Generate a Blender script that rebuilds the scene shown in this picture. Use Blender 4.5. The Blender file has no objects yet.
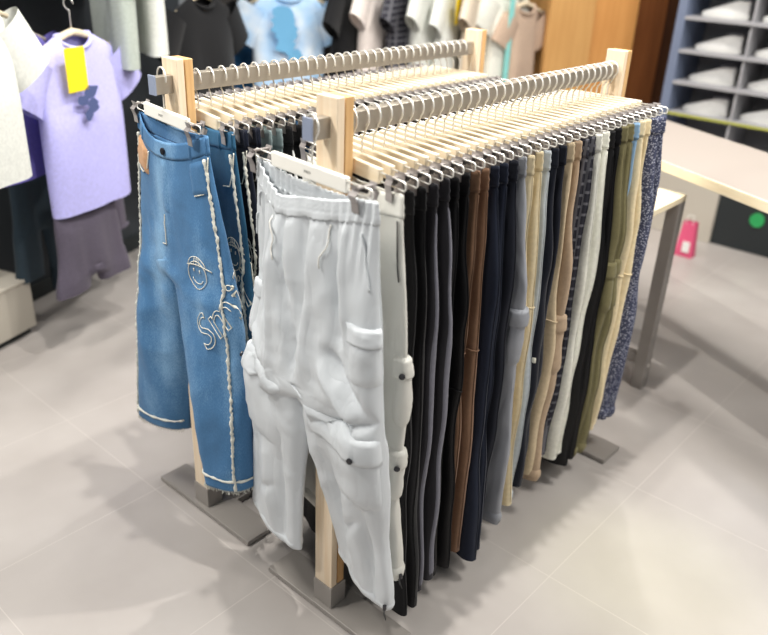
import bpy, bmesh, math, random
from mathutils import Vector, Matrix, noise
R = math.radians
PI = math.pi
C = bpy.context.scene.collection
rnd = random.Random(7)

# ------------------------------------------------------------------ helpers
def lin(c):
    return tuple(((v/255)/12.92 if v/255 <= .04045 else ((v/255+.055)/1.055)**2.4) for v in c)
def lerp(a, b, t): return a+(b-a)*t
def sm(a, b, x):
    t = min(1, max(0, (x-a)/(b-a))); return t*t*(3-2*t)
def interp(tab, x):
    """piecewise smooth lookup in [(x, y), ...]"""
    if x <= tab[0][0]: return tab[0][1]
    for (x0, y0), (x1, y1) in zip(tab, tab[1:]):
        if x <= x1: return lerp(y0, y1, (x-x0)/(x1-x0))
    return tab[-1][1]

class MB:
    def __init__(s): s.v = []; s.f = []
    def add(s, vs, fs):
        o = len(s.v); s.v += [tuple(v) for v in vs]; s.f += [tuple(i+o for i in f) for f in fs]
    def box(s, x0, x1, y0, y1, z0, z1, M=None):
        vs = [Vector((x, y, z)) for z in (z0, z1) for y in (y0, y1) for x in (x0, x1)]
        if M: vs = [M @ v for v in vs]
        s.add(vs, [(0,2,3,1),(4,5,7,6),(0,1,5,4),(2,6,7,3),(0,4,6,2),(1,3,7,5)])
    def tube(s, pts, r, n=6, closed=False):
        pts = [Vector(p) for p in pts]; N = len(pts); vs = []
        up = None
        for i, p in enumerate(pts):
            a = pts[(i-1) % N] if (closed or i > 0) else p
            b = pts[(i+1) % N] if (closed or i < N-1) else p
            t = (b-a).normalized() if (b-a).length > 1e-9 else Vector((0,0,1))
            if up is None:
                up = Vector((1,0,0)) if abs(t.x) < .8 else Vector((0,0,1))
            e = (up - t*up.dot(t))
            if e.length < 1e-6: e = t.orthogonal()
            e.normalize(); up = e; g = t.cross(e)
            rr = r[i] if isinstance(r, (list, tuple)) else r
            for k in range(n):
                A = 2*PI*k/n; vs.append(p+e*math.cos(A)*rr+g*math.sin(A)*rr)
        fs = []
        for i in range(N if closed else N-1):
            for k in range(n):
                j = (i+1) % N
                fs.append((i*n+k, i*n+(k+1) % n, j*n+(k+1) % n, j*n+k))
        if not closed:
            fs.append(tuple(range(n))[::-1]); fs.append(tuple((N-1)*n+k for k in range(n)))
        s.add(vs, fs)
    def cyl(s, a, b, r, n=16): s.tube([a, b], r, n)
    def prism(s, poly, x0, x1):
        """poly in (y, z), thick along x"""
        n = len(poly)
        vs = [(x0, y, z) for y, z in poly]+[(x1, y, z) for y, z in poly]
        s.add(vs, [tuple(range(n)), tuple(range(2*n-1, n-1, -1))]+[(i, n+i, n+(i+1) % n, (i+1) % n) for i in range(n)])
    def grid(s, P, cyc=False):
        nr, nc = len(P), len(P[0]); vs = [p for r in P for p in r]; fs = []
        for i in range(nr-1):
            for k in range(nc if cyc else nc-1):
                j = (k+1) % nc
                fs.append((i*nc+k, i*nc+j, (i+1)*nc+j, (i+1)*nc+k))
        s.add(vs, fs)
    def build(s, name, mat, parent=None, smooth=False, bevel=0, solid=0, loc=None, rotz=0, label=None):
        me = bpy.data.meshes.new(name); me.from_pydata(s.v, [], s.f); me.update()
        bm = bmesh.new(); bm.from_mesh(me); bmesh.ops.recalc_face_normals(bm, faces=bm.faces); bm.to_mesh(me); bm.free()
        me.materials.append(mat)
        if smooth:
            for p in me.polygons: p.use_smooth = True
        o = bpy.data.objects.new(name, me); C.objects.link(o)
        if parent: o.parent = parent
        if loc: o.location = loc
        if rotz: o.rotation_euler.z = rotz
        if bevel:
            m = o.modifiers.new('bevel', 'BEVEL'); m.width = bevel; m.segments = 2; m.limit_method = 'ANGLE'; m.angle_limit = R(40)
        if solid:
            m = o.modifiers.new('solid', 'SOLIDIFY'); m.thickness = solid; m.offset = -1
        if label: o['label'] = label
        return o

def tag(o, label, cat, group=None, kind=None):
    o['label'] = label; o['category'] = cat
    if group: o['group'] = group
    if kind: o['kind'] = kind
    return o
def thing(name, label, cat, loc=(0,0,0), rotz=0, group=None):
    o = bpy.data.objects.new(name, None); C.objects.link(o); o.empty_display_size = .05
    o.location = loc; o.rotation_euler.z = rotz
    return tag(o, label, cat, group)
def struct(o): o['kind'] = 'structure'; return o
def kids(o): return [c for c in C.objects if c.parent == o]
def copy_tree(o, parent=None):
    c = o.copy(); C.objects.link(c)
    if parent: c.parent = parent
    for ch in kids(o): copy_tree(ch, c)
    return c

# ------------------------------------------------------------------ materials
def mat(name, rgb, rough=.6, metal=0, spec=.5, sheen=0, coat=0):
    m = bpy.data.materials.new(name); m.use_nodes = True
    b = m.node_tree.nodes['Principled BSDF']
    b.inputs['Base Color'].default_value = (*lin(rgb), 1); b.inputs['Roughness'].default_value = rough
    b.inputs['Metallic'].default_value = metal; b.inputs['Specular IOR Level'].default_value = spec
    b.inputs['Sheen Weight'].default_value = sheen; b.inputs['Coat Weight'].default_value = coat
    return m
class NT:
    def __init__(s, m): s.t = m.node_tree; s.b = s.t.nodes['Principled BSDF']
    def n(s, ty, **kw):
        x = s.t.nodes.new(ty)
        for k, v in kw.items():
            if k in x.inputs: x.inputs[k].default_value = v
            else: setattr(x, k, v)
        return x
    def l(s, a, b): s.t.links.new(a, b)
    def coord(s, scale=(1,1,1), rot=(0,0,0)):
        c = s.n('ShaderNodeTexCoord'); mp = s.n('ShaderNodeMapping'); s.l(c.outputs['Object'], mp.inputs['Vector'])
        mp.inputs['Scale'].default_value = scale; mp.inputs['Rotation'].default_value = rot
        return mp.outputs['Vector']
    def noise(s, vec, scale, detail=3):
        x = s.n('ShaderNodeTexNoise', Scale=scale, Detail=detail); s.l(vec, x.inputs['Vector']); return x.outputs['Fac']
    def ramp(s, fac, stops):
        r = s.n('ShaderNodeValToRGB'); s.l(fac, r.inputs['Fac']); e = r.color_ramp.elements
        while len(e) < len(stops): e.new(.5)
        for k, (p, c) in enumerate(stops): e[k].position = p; e[k].color = (*lin(c), 1)
        return r.outputs['Color']
    def bump(s, h, strength=.3, dist=.002):
        b = s.n('ShaderNodeBump', Strength=strength, Distance=dist); s.l(h, b.inputs['Height']); s.l(b.outputs['Normal'], s.b.inputs['Normal'])
    def color(s, c): s.l(c, s.b.inputs['Base Color'])
def sc(c, k): return tuple(min(255, v*k) for v in c)

def fabric(name, rgb, rough=.85, bump=.2, scale=90, sheen=.1, vary=.035, spec=.25):
    m = mat(name, rgb, rough, spec=spec, sheen=sheen); t = NT(m)
    v = t.coord(); f = t.noise(v, scale, 4)
    t.color(t.ramp(f, [(.3, sc(rgb, 1-vary)), (.7, sc(rgb, 1+vary))]))
    w = t.noise(t.coord((1,1,.4)), 900, 2)
    a = t.n('ShaderNodeMath', operation='ADD'); t.l(f, a.inputs[0]); t.l(w, a.inputs[1])
    t.bump(a.outputs[0], bump, .0015); return m
def nylon(name, rgb):
    m = mat(name, rgb, .5, spec=.3, sheen=.05); t = NT(m)
    def ridged(scale, sc_, w):
        n = t.noise(t.coord(sc_), scale, 2)
        a = t.n('ShaderNodeMath', operation='SUBTRACT'); t.l(n, a.inputs[0]); a.inputs[1].default_value = .5
        b = t.n('ShaderNodeMath', operation='ABSOLUTE'); t.l(a.outputs[0], b.inputs[0])
        c = t.n('ShaderNodeMath', operation='POWER'); t.l(b.outputs[0], c.inputs[0]); c.inputs[1].default_value = .6
        d = t.n('ShaderNodeMath', operation='MULTIPLY'); t.l(c.outputs[0], d.inputs[0]); d.inputs[1].default_value = w
        return d.outputs[0]
    e = t.n('ShaderNodeMath', operation='ADD'); t.l(ridged(12, (1,1,.28), 1.0), e.inputs[0]); t.l(ridged(26, (1,1,.45), .18), e.inputs[1])
    t.bump(e.outputs[0], .30, .016); return m
def denim(name, rgb, light):
    m = mat(name, rgb, .9, spec=.2, sheen=.1); t = NT(m)
    tw = t.noise(t.coord((1,1,.25), (R(35),0,0)), 700, 3); f = t.noise(t.coord((1,1,.35)), 9, 4)
    a = t.n('ShaderNodeMath', operation='MULTIPLY_ADD'); t.l(tw, a.inputs[0]); a.inputs[1].default_value = .45; t.l(f, a.inputs[2])
    t.color(t.ramp(a.outputs[0], [(.42, sc(rgb, .82)), (.72, rgb), (1.0, light)]))
    t.bump(tw, .35, .0012); return m
def check(name, base, line, sx=.03):
    m = mat(name, base, .9, spec=.2); t = NT(m)
    s = t.n('ShaderNodeSeparateXYZ'); t.l(t.coord(), s.inputs[0])
    outs = []
    for ax, k in (('Y', 210), ('Z', 210)):
        mu = t.n('ShaderNodeMath', operation='MULTIPLY'); t.l(s.outputs[ax], mu.inputs[0]); mu.inputs[1].default_value = k
        si = t.n('ShaderNodeMath', operation='SINE'); t.l(mu.outputs[0], si.inputs[0])
        g = t.n('ShaderNodeMath', operation='GREATER_THAN'); t.l(si.outputs[0], g.inputs[0]); g.inputs[1].default_value = .72
        outs.append(g.outputs[0])
    mx = t.n('ShaderNodeMath', operation='MAXIMUM'); t.l(outs[0], mx.inputs[0]); t.l(outs[1], mx.inputs[1])
    t.color(t.ramp(mx.outputs[0], [(0, base), (1, line)])); t.bump(t.noise(t.coord(), 400), .2, .001); return m
def speckle(name, base, dot):
    m = mat(name, base, .9, spec=.2); t = NT(m)
    v = t.n('ShaderNodeTexVoronoi', Scale=150.0); t.l(t.coord((1,1,1.4)), v.inputs['Vector'])
    t.color(t.ramp(v.outputs['Distance'], [(.0, dot), (.26, dot), (.4, base)])); t.bump(t.noise(t.coord(), 300), .2, .001); return m
def wood(name, a, b, scale=(26,26,1.6), rough=.45):
    m = mat(name, a, rough, spec=.4); t = NT(m)
    n = t.noise(t.coord(scale), 3, 6); t.color(t.ramp(n, [(.3, a), (.7, b)])); t.bump(n, .06, .001); return m
def metal(name, rgb, rough=.4, me=.7): 
    m = mat(name, rgb, rough, me); t = NT(m); n = t.noise(t.coord(), 30, 3)
    t.bump(n, .02, .001); return m

M = dict(
 post=wood('post_birch_lit', (238,222,198), (228,204,172)), postedge=wood('post_edge', (222,184,132), (202,156,102)),  # front board's near-white tone has the light on its face baked in
 slat=wood('hanger_birch', (226,214,192), (214,196,164), (26,1.6,26)), slatw=mat('hanger_white_face', (238,236,228), .5),
 steel=metal('painted_steel', (150,145,140), .42, .12), rail=metal('rail_steel', (168,160,148), .38, .6),
 chrome=metal('nickel_wire', (232,230,224), .35, .55), clip=metal('clip_steel', (158,152,150), .4, .3), dark=metal('dark_spring', (46,42,40), .5, .4),
 print=mat('black_print', (28,26,25), .7),
 cap=mat('end_cap', (140,150,172), .5),
 white=nylon('white_nylon', (204,209,213)), white2=nylon('off_white_nylon', (206,205,198)), button=mat('snap_button', (52,52,56), .35, .5),
 cord=mat('dark_cord', (60,60,60), .8), cord_w=mat('white_cord', (226,224,218), .8),
 denim=denim('mid_blue_denim', (74,120,164), (132,172,206)), denim_teal=denim('teal_denim', (44,92,124), (86,132,156)),
 denim_dark=denim('dark_denim', (18,24,40), (36,44,66)), fray=fabric('frayed_cotton', (216,216,206), .95, .8, 260),
 thread=mat('pale_thread', (222,220,206), .8), thread_w=mat('white_thread', (226,228,226), .8), lining=fabric('pocket_lining', (190,148,112)), brass=metal('dark_rivet', (44,44,50), .4, .6),
 black=fabric('black_cotton', (17,17,20), .9, .3), black2=fabric('black_nylon', (14,14,17), .55, .4, sheen=0), char=fabric('charcoal_cotton', (38,37,42)),
 stripe=fabric('grey_stripe', (104,104,114)), brown=fabric('brown_cotton', (116,88,68)), navy=fabric('navy_cotton', (22,29,46)), navy2=fabric('ink_navy', (17,21,33)),
 grey=nylon('grey_nylon', (140,143,150)), cream=fabric('cream_cotton', (206,192,160)), beige=fabric('sand_cotton', (196,178,148)),
 pale=fabric('pale_grey_jersey', (176,184,190)), khaki=fabric('khaki_cotton', (182,163,138)), tan=fabric('tan_cotton', (170,148,124)),
 plaid=check('charcoal_check', (44,44,52), (98,98,104)), offw=fabric('ivory_jersey', (226,226,216)), olive=fabric('olive_cotton', (116,110,78)),
 butter=fabric('butter_cotton', (222,206,170)), sky=fabric('sky_cotton', (128,160,190)), dots=speckle('speckled_navy', (66,70,92), (176,180,196)),
 joggrey=fabric('sage_grey_jersey', (122,138,140)), 
 lilac=fabric('lilac_jersey', (182,180,236)), violet=fabric('violet_jersey', (108,100,176)), tee_w=fabric('white_jersey', (216,218,212)),
 yellow=mat('yellow_tag', (240,214,30), .6), inkblue=mat('ink_print', (72,84,128), .8), plum=fabric('plum_grey_cotton', (84,78,92)), teal=fabric('dark_teal_cotton', (44,58,68)),
 tee_b=fabric('black_jersey', (9,10,14)), sagegrey=fabric('sage_cotton', (166,174,166)), jeanbg=denim('shop_denim', (34,82,124), (66,112,150)),
 tantee=fabric('taupe_jersey', (190,166,146)), aqua=fabric('aqua_jersey', (142,214,210)), beigetee=fabric('oat_jersey', (216,202,182)), pinkw=fabric('blush_jersey', (222,212,206)),
 wallw=mat('slate_wall', (52,57,62), .7), wallb=mat('dark_wall', (42,38,36), .8), wallg=mat('grey_wall', (150,150,154), .6),
 plinth=mat('plinth_laminate', (186,180,168), .5), ply=wood('pale_panel', (214,166,104), (200,150,90), (9,9,.8)), ply2=wood('orange_panel', (224,164,98), (210,148,84), (9,9,.8)),
 brownp=wood('brown_panel', (128,78,42), (110,64,34), (9,9,.8)), dbrown=wood('dark_brown_panel', (84,52,32), (72,44,28), (9,9,.8)),
 tabletop=mat('table_laminate', (150,141,134), .55), edge=wood('table_edge', (240,228,200), (232,216,182), (3,3,20)),
 shelfg=mat('shelf_grey', (172,172,176), .5), shelfblue=mat('shelf_side', (120,132,158), .5), shelfback=mat('shelf_back', (146,146,150), .6), strip=mat('yellow_green_strip', (176,178,84), .6),
 shoe=fabric('white_canvas', (240,240,238), .7), sole=mat('white_rubber', (232,232,228), .5), insole=fabric('grey_insole', (120,120,126)),
 pink=mat('pink_card', (214,84,122), .6), green=mat('green_card', (42,160,88), .5), darkcab=mat('dark_cabinet', (34,40,42), .6),
)
# tie-dye pale blue
def _tie():
    m = mat('pale_blue_tie_dye', (190,214,236), .9); t = NT(m); n = t.noise(t.coord((1,1,1)), 7, 2)
    t.color(t.ramp(n, [(.3, (222,232,242)), (.5, (182,210,238)), (.7, (140,190,232))])); return m
M['tie'] = _tie()
M['tieprint'] = mat('blue_print', (104,166,206), .8)
# floor tiles 0.54 m
def _floor():
    m = mat('porcelain_tile', (176,170,166), .34, spec=.4); t = NT(m)
    n = t.noise(t.coord(), 3.0, 5); col = t.ramp(n, [(.3, (164,158,154)), (.7, (176,171,167))])
    br = t.n('ShaderNodeTexBrick', offset=0.0, squash=1.0); c = t.n('ShaderNodeTexCoord'); mp = t.n('ShaderNodeMapping')
    t.l(c.outputs['Object'], mp.inputs['Vector']); mp.inputs['Location'].default_value = (.03, -.20, 0)
    t.l(mp.outputs['Vector'], br.inputs['Vector'])
    br.inputs['Scale'].default_value = 1; br.inputs['Brick Width'].default_value = .54; br.inputs['Row Height'].default_value = .54
    br.inputs['Mortar Size'].default_value = .0016; br.inputs['Mortar Smooth'].default_value = .3
    t.l(col, br.inputs['Color1']); t.l(col, br.inputs['Color2']); br.inputs['Mortar'].default_value = (*lin((184,179,174)), 1)
    t.color(br.outputs['Color']); 
    r = t.ramp(t.noise(t.coord(), 8, 4), [(.3, (90,90,90)), (.7, (112,112,112))])
    b = t.n('ShaderNodeRGBToBW'); t.l(r, b.inputs[0]); mr = t.n('ShaderNodeMath', operation='MULTIPLY_ADD'); t.l(b.outputs[0], mr.inputs[0]); mr.inputs[1].default_value = 1.0; mr.inputs[2].default_value = .22
    t.l(mr.outputs[0], t.b.inputs['Roughness']); return m
M['floor'] = _floor()

# ------------------------------------------------------------------ racks
LA, H = 1.16, 1.30
BAR_Y, BAR_T, BAR_H, BAR_HW = .030, 1.263, .040, .012
def make_rack(ox, oy, L, label):
    t = thing('clothing_rack', label, 'clothes rack', (ox, oy, 0), 0, 'trouser racks on the shop floor')
    for k, x0 in enumerate((0, L)):
        u = MB(); u.box(x0, x0+.020, 0, .058, .012, H); up = u.build('upright', M['post'], t, bevel=.0015)
        u = MB(); u.box(x0+.024, x0+.046, .001, .057, .012, H-.001); u.build('board', M['postedge'], up, bevel=.0015)
        u = MB(); u.box(x0-.003, x0+.049, -.003, .061, .0185, .085); u.build('steel_shoe', M['steel'], up, bevel=.001)
        fx0, fx1 = (-.016, .082) if k == 0 else (L-.075, L+.04)
        u = MB(); u.box(fx0, fx1, -.20, .225, .004, .0185); fp = u.build('foot_plate', M['steel'], t, bevel=.0015)
        u = MB()
        for yy in (-.18, .205):
            for xx in (fx0+.02, fx1-.02): u.cyl((xx, yy, 0), (xx, yy, .005), .012, 12)
        u.build('rubber_pad', M['dark'], fp)
    u = MB(); u.box(-.046, L+.062, BAR_Y-BAR_HW, BAR_Y+BAR_HW, BAR_T-BAR_H, BAR_T); r = u.build('rail', M['rail'], t, bevel=.001)
    for x0, x1 in ((-.050, -.046), (L+.062, L+.066)):
        u = MB(); u.box(x0, x1, BAR_Y-BAR_HW-.001, BAR_Y+BAR_HW+.001, BAR_T-BAR_H-.001, BAR_T+.003); u.build('end_cap', M['cap'], r, bevel=.0006)
    u = MB(); u.box(.082, L-.075, -.035, .035, .004, .02); u.build('base_rail', M['steel'], t, bevel=.001)
    u = MB()
    for x in (.012, .034): u.cyl((x, -.0045, .055), (x, .0, .055), .0035, 8)
    return t
BX, BY = .022, .539
make_rack(0, 0, LA, 'near wooden rack of coloured trousers, steel rail above, behind white cargo pants')
make_rack(BX, BY, 1.177, 'far wooden rack behind, its steel rail holding jeans and dark trousers')

# ------------------------------------------------------------------ trouser hangers (origin = slat centre; y along slat)
ZS = 1.160
def hook_path(side, zoff):
    """question-mark hook round the rail; side=-1: stem on -y side, tip at back; local origin = slat centre"""
    zc = BAR_T-BAR_H/2+.0047-ZS+zoff; r = .0222; pts = []
    for k in range(0, 15):
        a = R(205-k*(255/14)); pts.append((0, side*-1*r*math.cos(a), zc+r*math.sin(a)))
    e = pts[-1]
    pts += [(0, e[1]*.52, zc-.033), (0, e[1]*.12, zc-.039), (0, 0, zc-.046), (0, 0, zc-.06), (0, 0, .008)]
    return pts
def make_hanger(side, label, group, mark=False, wl=(.118, -.108), loops=(.072, .078), clips=(.168, -.148), jaw=1.25):
    t = thing('trouser_hanger', label, 'hanger', (0,0,0), 0, group)
    m = MB(); m.box(-.006, .006, wl[1], wl[0], -.0150, .0150); s = m.build('slat', M['slatw'] if mark else M['slat'], t, bevel=.0025)
    if mark: add_mark(s)
    m = MB(); m.tube(hook_path(side, 0), .0021, 6); m.build('hook', M['chrome'], t, smooth=True)
    for sg, e, lp, cl in ((1, wl[0], loops[0], clips[0]), (-1, wl[1], loops[1], clips[1])):
        a, b = e-sg*.012, e+sg*lp
        m = MB(); m.tube([(0, a, .0075), (0, b-sg*.004, .0075), (0, b, .004), (0, b, -.006), (0, b-sg*.004, -.0095), (0, a, -.0095)], .0017, 6)
        wlp = m.build('wire_loop', M['chrome'], t, smooth=True)
        m = MB()
        for sx in (-1, 1):
            prof = [(sx*.0085, .014), (sx*.0070, .004), (sx*.0105, -.004), (sx*.0075, -.02), (sx*.0068, -.0375)]
            fr = [[Vector((x*jaw, cl+y, z)) for y in (-.0105, .0105)] for x, z in prof]
            bk = [[Vector((x*jaw+sx*.0012, cl+y, z)) for y in (-.0105, .0105)] for x, z in prof]
            m.grid(fr); m.grid(bk)
        m.box(-.0086*jaw, .0086*jaw, cl-.004, cl+.004, .006, .0095)
        c = m.build('clip', M['clip'], t)
        m = MB(); m.cyl((0, cl-.009, .001), (0, cl+.009, .001), .0042, 8); m.build('spring', M['dark'], c)
    return t
def text_mesh(s, size, mode='BOTH', bevel=0, shear=0, space=1.0):
    cu = bpy.data.curves.new('lettering', 'FONT'); cu.body = s; cu.size = size; cu.fill_mode = mode; cu.bevel_depth = bevel; cu.bevel_resolution = 0
    cu.shear = shear; cu.space_character = space; cu.resolution_u = 4; cu.align_x = 'LEFT'
    o = bpy.data.objects.new('lettering', cu); C.objects.link(o)
    dg = bpy.context.evaluated_depsgraph_get(); dg.update()
    me = bpy.data.meshes.new_from_object(o.evaluated_get(dg)); bpy.data.objects.remove(o); bpy.data.curves.remove(cu)
    vs = [tuple(v.co) for v in me.vertices]; fs = [tuple(p.vertices) for p in me.polygons]
    bpy.data.meshes.remove(me); return vs, fs
def add_mark(slat):
    vs, fs = text_mesh('SMILEY', .0078)
    m = MB(); m.add([(-.0064, .020-v[0], v[1]-.003) for v in vs], fs); m.build('printed_mark', M['print'], slat)

# ------------------------------------------------------------------ trousers
class Trousers:
    """local: y = s along the hanger, -x = front, z down from the waist"""
    def __init__(s, seed, L=1.02, dc=.32, outer=None, innerL=None, innerR=None, mid=0, th=None, fold=.005, crinkle=.0, crz=(.5,.7),
                 sagF=.01, sagB=.01, bulge=0, gather=.002, twist=(0,0), toff=(0,0), wob=.003, lean=0, freq=13, back=1, sagT=None, creases=()):
        s.seed = seed*3.71; s.L = L; s.dc = dc; s.mid = mid
        s.oL = outer[0]; s.oR = outer[1]; s.iL = innerL; s.iR = innerR; s.th = th
        s.fold = fold; s.crinkle = crinkle; s.crz = crz; s.sagF = sagF; s.sagB = sagB; s.bulge = bulge; s.gather = gather
        s.creases = creases; s.back = back; s.sagT = sagT; s.twist = twist; s.toff = toff; s.wob = wob; s.lean = lean; s.freq = freq
    def ab(s, leg, d):
        b = interp(s.oL if leg > 0 else s.oR, d)
        a = s.mid if d <= s.dc else interp(s.iL if leg > 0 else s.iR, d)
        b += leg*s.wob*noise.noise(Vector((d*6, s.seed+leg*3, 1.3)))*sm(.03, .2, d)*2
        return a, b
    def pt(s, leg, al, d, off=0, extra=0):
        a, b = s.ab(leg, d); c = sm(s.dc, s.dc+.06, d)
        cs = lerp(a, (a+b)/2, c); hw = abs(b-cs)
        ca, sa = math.cos(al), math.sin(al)
        q = math.copysign(abs(ca)**.8, ca); r = math.copysign(abs(sa)**.75, sa)
        y = cs+leg*(hw+off)*q; th = interp(s.th, d)
        return s._fin(leg, y, r, d, th, off, c, cs)
    def _fin(s, leg, y, r, d, th, off, c, cs):
        x = -(th+off)*r*(1 if r > 0 else s.back)
        w = max(abs(s.ab(leg, d)[1]-s.mid), .05); k = max(0, 1-((y-s.mid)/w)**2)
        if r > 0: x -= s.bulge*r*k*(1-sm(.03, .30, d))
        side = 1 if r > 0 else -1; ar = min(1, abs(r)**.6)
        env = sm(.0, .22, d)
        f1 = noise.noise(Vector((y*s.freq+(d-s.dc)*1.1*leg*c, d*1.6, s.seed+side*.35)))
        f2 = noise.noise(Vector((y*s.freq*2.3+d*2, d*3.2, s.seed+side*.6+9)))
        x += s.fold*(1.5*f1+.7*f2)*env*ar*(1 if c == 0 else 1)
        if r > 0:
            for (y0, d0, y1, d1, wd, am) in s.creases:
                if min(d0, d1)-3*wd < d < max(d0, d1)+3*wd:
                    ey, ed = y1-y0, d1-d0; q = min(1, max(0, ((y-y0)*ey+(d-d0)*ed)/(ey*ey+ed*ed)))
                    dist = math.hypot(y-y0-q*ey, d-d0-q*ed)
                    x += 1.8*am*math.exp(-(dist/wd)**1.25)*ar*(.35+.65*math.sin(PI*min(1, max(0, .1+.85*q))))*sm(.0, .06, d)
        if s.crinkle:
            h = noise.noise(Vector((y*7+d*5*(1 if y > 0 else -1), d*6-y*5, s.seed+side*1.7+31)))
            x += s.crinkle*1.5*(abs(h)**.7-.4)*ar*env
            e2 = math.exp(-((d-s.crz[0])/.16)**2)+.7*math.exp(-((d-s.crz[1])/.14)**2)+.22
            g = noise.noise(Vector((y*20, d*24+y*9, s.seed+side*2.2+5)))
            g2 = noise.noise(Vector((y*11-d*9, d*13, s.seed+side*1.2+15)))
            x += s.crinkle*e2*((.45-abs(g))*1.2+g2)*ar
        if s.gather: x += s.gather*math.sin(y*330+2*noise.noise(Vector((y*20, d*3, s.seed))))*(1-sm(.05, .19, d))*ar
        i = 0 if leg > 0 else 1; tw = sm(s.dc*.8, s.L, d)
        x += tw*(s.twist[i]*(y-cs)+s.toff[i])+s.lean*d
        z = -d - (interp(s.sagT, y) if (s.sagT and r > 0) else (s.sagF if r > 0 else s.sagB)*k)*(1-sm(0, .35, d))*min(1, abs(r)*1.2)
        return Vector((x, y, z))
    def amax(s, d): return PI/2+sm(s.dc, s.dc+.06, d)*PI*.42
    def out(s, leg, u, d, off=0):
        """outer half: u 0 front centre, .5 outseam, 1 back centre"""
        am = s.amax(d); return s.pt(leg, am*(1-2*u), d, off)
    def nrm(s, leg, u, d):
        e = .004
        t1 = s.out(leg, min(1, u+e), d)-s.out(leg, max(0, u-e), d); t2 = s.out(leg, u, d+e)-s.out(leg, u, d-e)
        n = t1.cross(t2)
        if n.length < 1e-9: return Vector((-1,0,0))
        n.normalize(); c = Vector((0, s.ab(leg, d)[1], 0)); a, b = s.ab(leg, d); cen = Vector((s.out(leg,.5,d).x, (a+b)/2, -d))
        return n if n.dot(s.out(leg, u, d)-cen) > 0 else -n
    def at(s, leg, u, d, off): return s.out(leg, u, d)+s.nrm(leg, u, d)*off
    def u_of_s(s, leg, y, d):
        lo, hi = 0.0, .5
        for _ in range(22):
            m = (lo+hi)/2
            if (s.out(leg, m, d).y-y)*leg < 0: lo = m
            else: hi = m
        return (lo+hi)/2
    def body(s, nu, nd, d0, mat, parent, name='trouser_body', solid=0, nin=4):
        m = MB(); rows = [d0+(s.dc-d0)*i/max(1, round(nd*.36)) for i in range(round(nd*.36)+1)]
        nl = nd-len(rows)+1; lr = [s.dc+(s.L-s.dc)*(i/nl) for i in range(1, nl+1)]
        idx = {}
        def V(p): m.v.append(tuple(p)); return len(m.v)-1
        ring = {1: [], -1: []}
        for d in rows:
            L = [V(s.out(1, k/nu, d)) for k in range(nu+1)]
            Rr = [L[0]]+[V(s.out(-1, k/nu, d)) for k in range(1, nu)]+[L[nu]]
            ring[1].append(L); ring[-1].append(Rr)
        for leg in (1, -1):
            for A, B in zip(ring[leg], ring[leg][1:]):
                for k in range(nu): m.f.append((A[k], A[k+1], B[k+1], B[k]))
        F = Vector(m.v[ring[1][-1][0]]); B_ = Vector(m.v[ring[1][-1][nu]])
        bridge = [V(B_.lerp(F, (j+1)/(nin+1))) for j in range(nin)]
        for leg in (1, -1):
            prev = ring[leg][-1]+bridge
            for d in lr:
                c = sm(s.dc, s.dc+.06, d)
                cur = [V(s.out(leg, k/nu, d)) for k in range(nu+1)]
                f, b = Vector(m.v[cur[0]]), Vector(m.v[cur[nu]])
                for j in range(nin):
                    tt = (j+1)/(nin+1); p = b.lerp(f, tt); p.y -= leg*.008*math.sin(PI*tt)*c; cur.append(V(p))
                n = len(cur)
                for k in range(n): m.f.append((prev[k], prev[(k+1) % n], cur[(k+1) % n], cur[k]))
                prev = cur
        return m.build(name, mat, parent, smooth=True, solid=solid)
    def waistband(s, nu, h, mat, parent, elastic=True, over=.003, solid=.0025, extra_rows=6, rib=.0018):
        m = MB(); P = []
        for i in range(extra_rows+1):
            d = h*i/extra_rows*1.0; row = []
            o = over+(.0022*math.sin(PI*(i/extra_rows)*1) if elastic else .0004)
            if elastic: o -= .0022*(1 if i in (2, 4) else 0)
            ks = [(1, k/nu) for k in range(nu)]+[(-1, 1-k/nu) for k in range(nu)]
            for j, (lg, u) in enumerate(ks):
                p = s.out(lg, u, max(.0, d)); n = Vector((p.x, (p.y-s.mid)*.25, 0)); 
                n = n.normalized() if n.length > 1e-6 else Vector((-1,0,0))
                g = rib*math.sin(j*2.1+i*.2)*(1 if elastic else 0)*min(1, abs(p.x)/.03 if rib < .001 else abs(p.x)/.012)
                row.append(p+n*(o+g))
            P.append(row)
        m.grid(P, cyc=True); return m.build('waistband', mat, parent, smooth=True, solid=solid)
    def patch(s, leg, u0, u1, d0, d1, mat, parent, name, off=.003, puff=0, nu=10, nd=10, flare=0, label=None, slant=0):
        m = MB(); P = []
        for i in range(nd+1):
            row = []
            for k in range(nu+1):
                a, b = k/nu, i/nd; u = lerp(u0, u1, a); d = lerp(d0, d1, b)+slant*(a-.5)
                edge = i in (0, nd) or k in (0, nu)
                o = -.0015 if edge else off+puff*math.sin(PI*a)**.6*math.sin(PI*min(1, b))**.5
                if not edge and puff: o += puff*.5*noise.noise(Vector((a*4, b*5, s.seed+d0*7)))
                if i == nd and flare and not k in (0, nu): o = flare*.35
                elif flare and not edge: o += flare*b
                row.append(s.at(leg, u, d, o))
            P.append(row)
        m.grid(P); return m.build(name, mat, parent, smooth=True, label=label)
    def knob(s, leg, u, d, r, mat, parent, name='button', off=.004, label=None):
        p = s.at(leg, u, d, off); n = s.nrm(leg, u, d)
        m = MB(); m.tube([p-n*.002, p+n*.0015, p+n*.0028], [r, r, r*.7], 12); return m.build(name, mat, parent, label=label)
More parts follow.
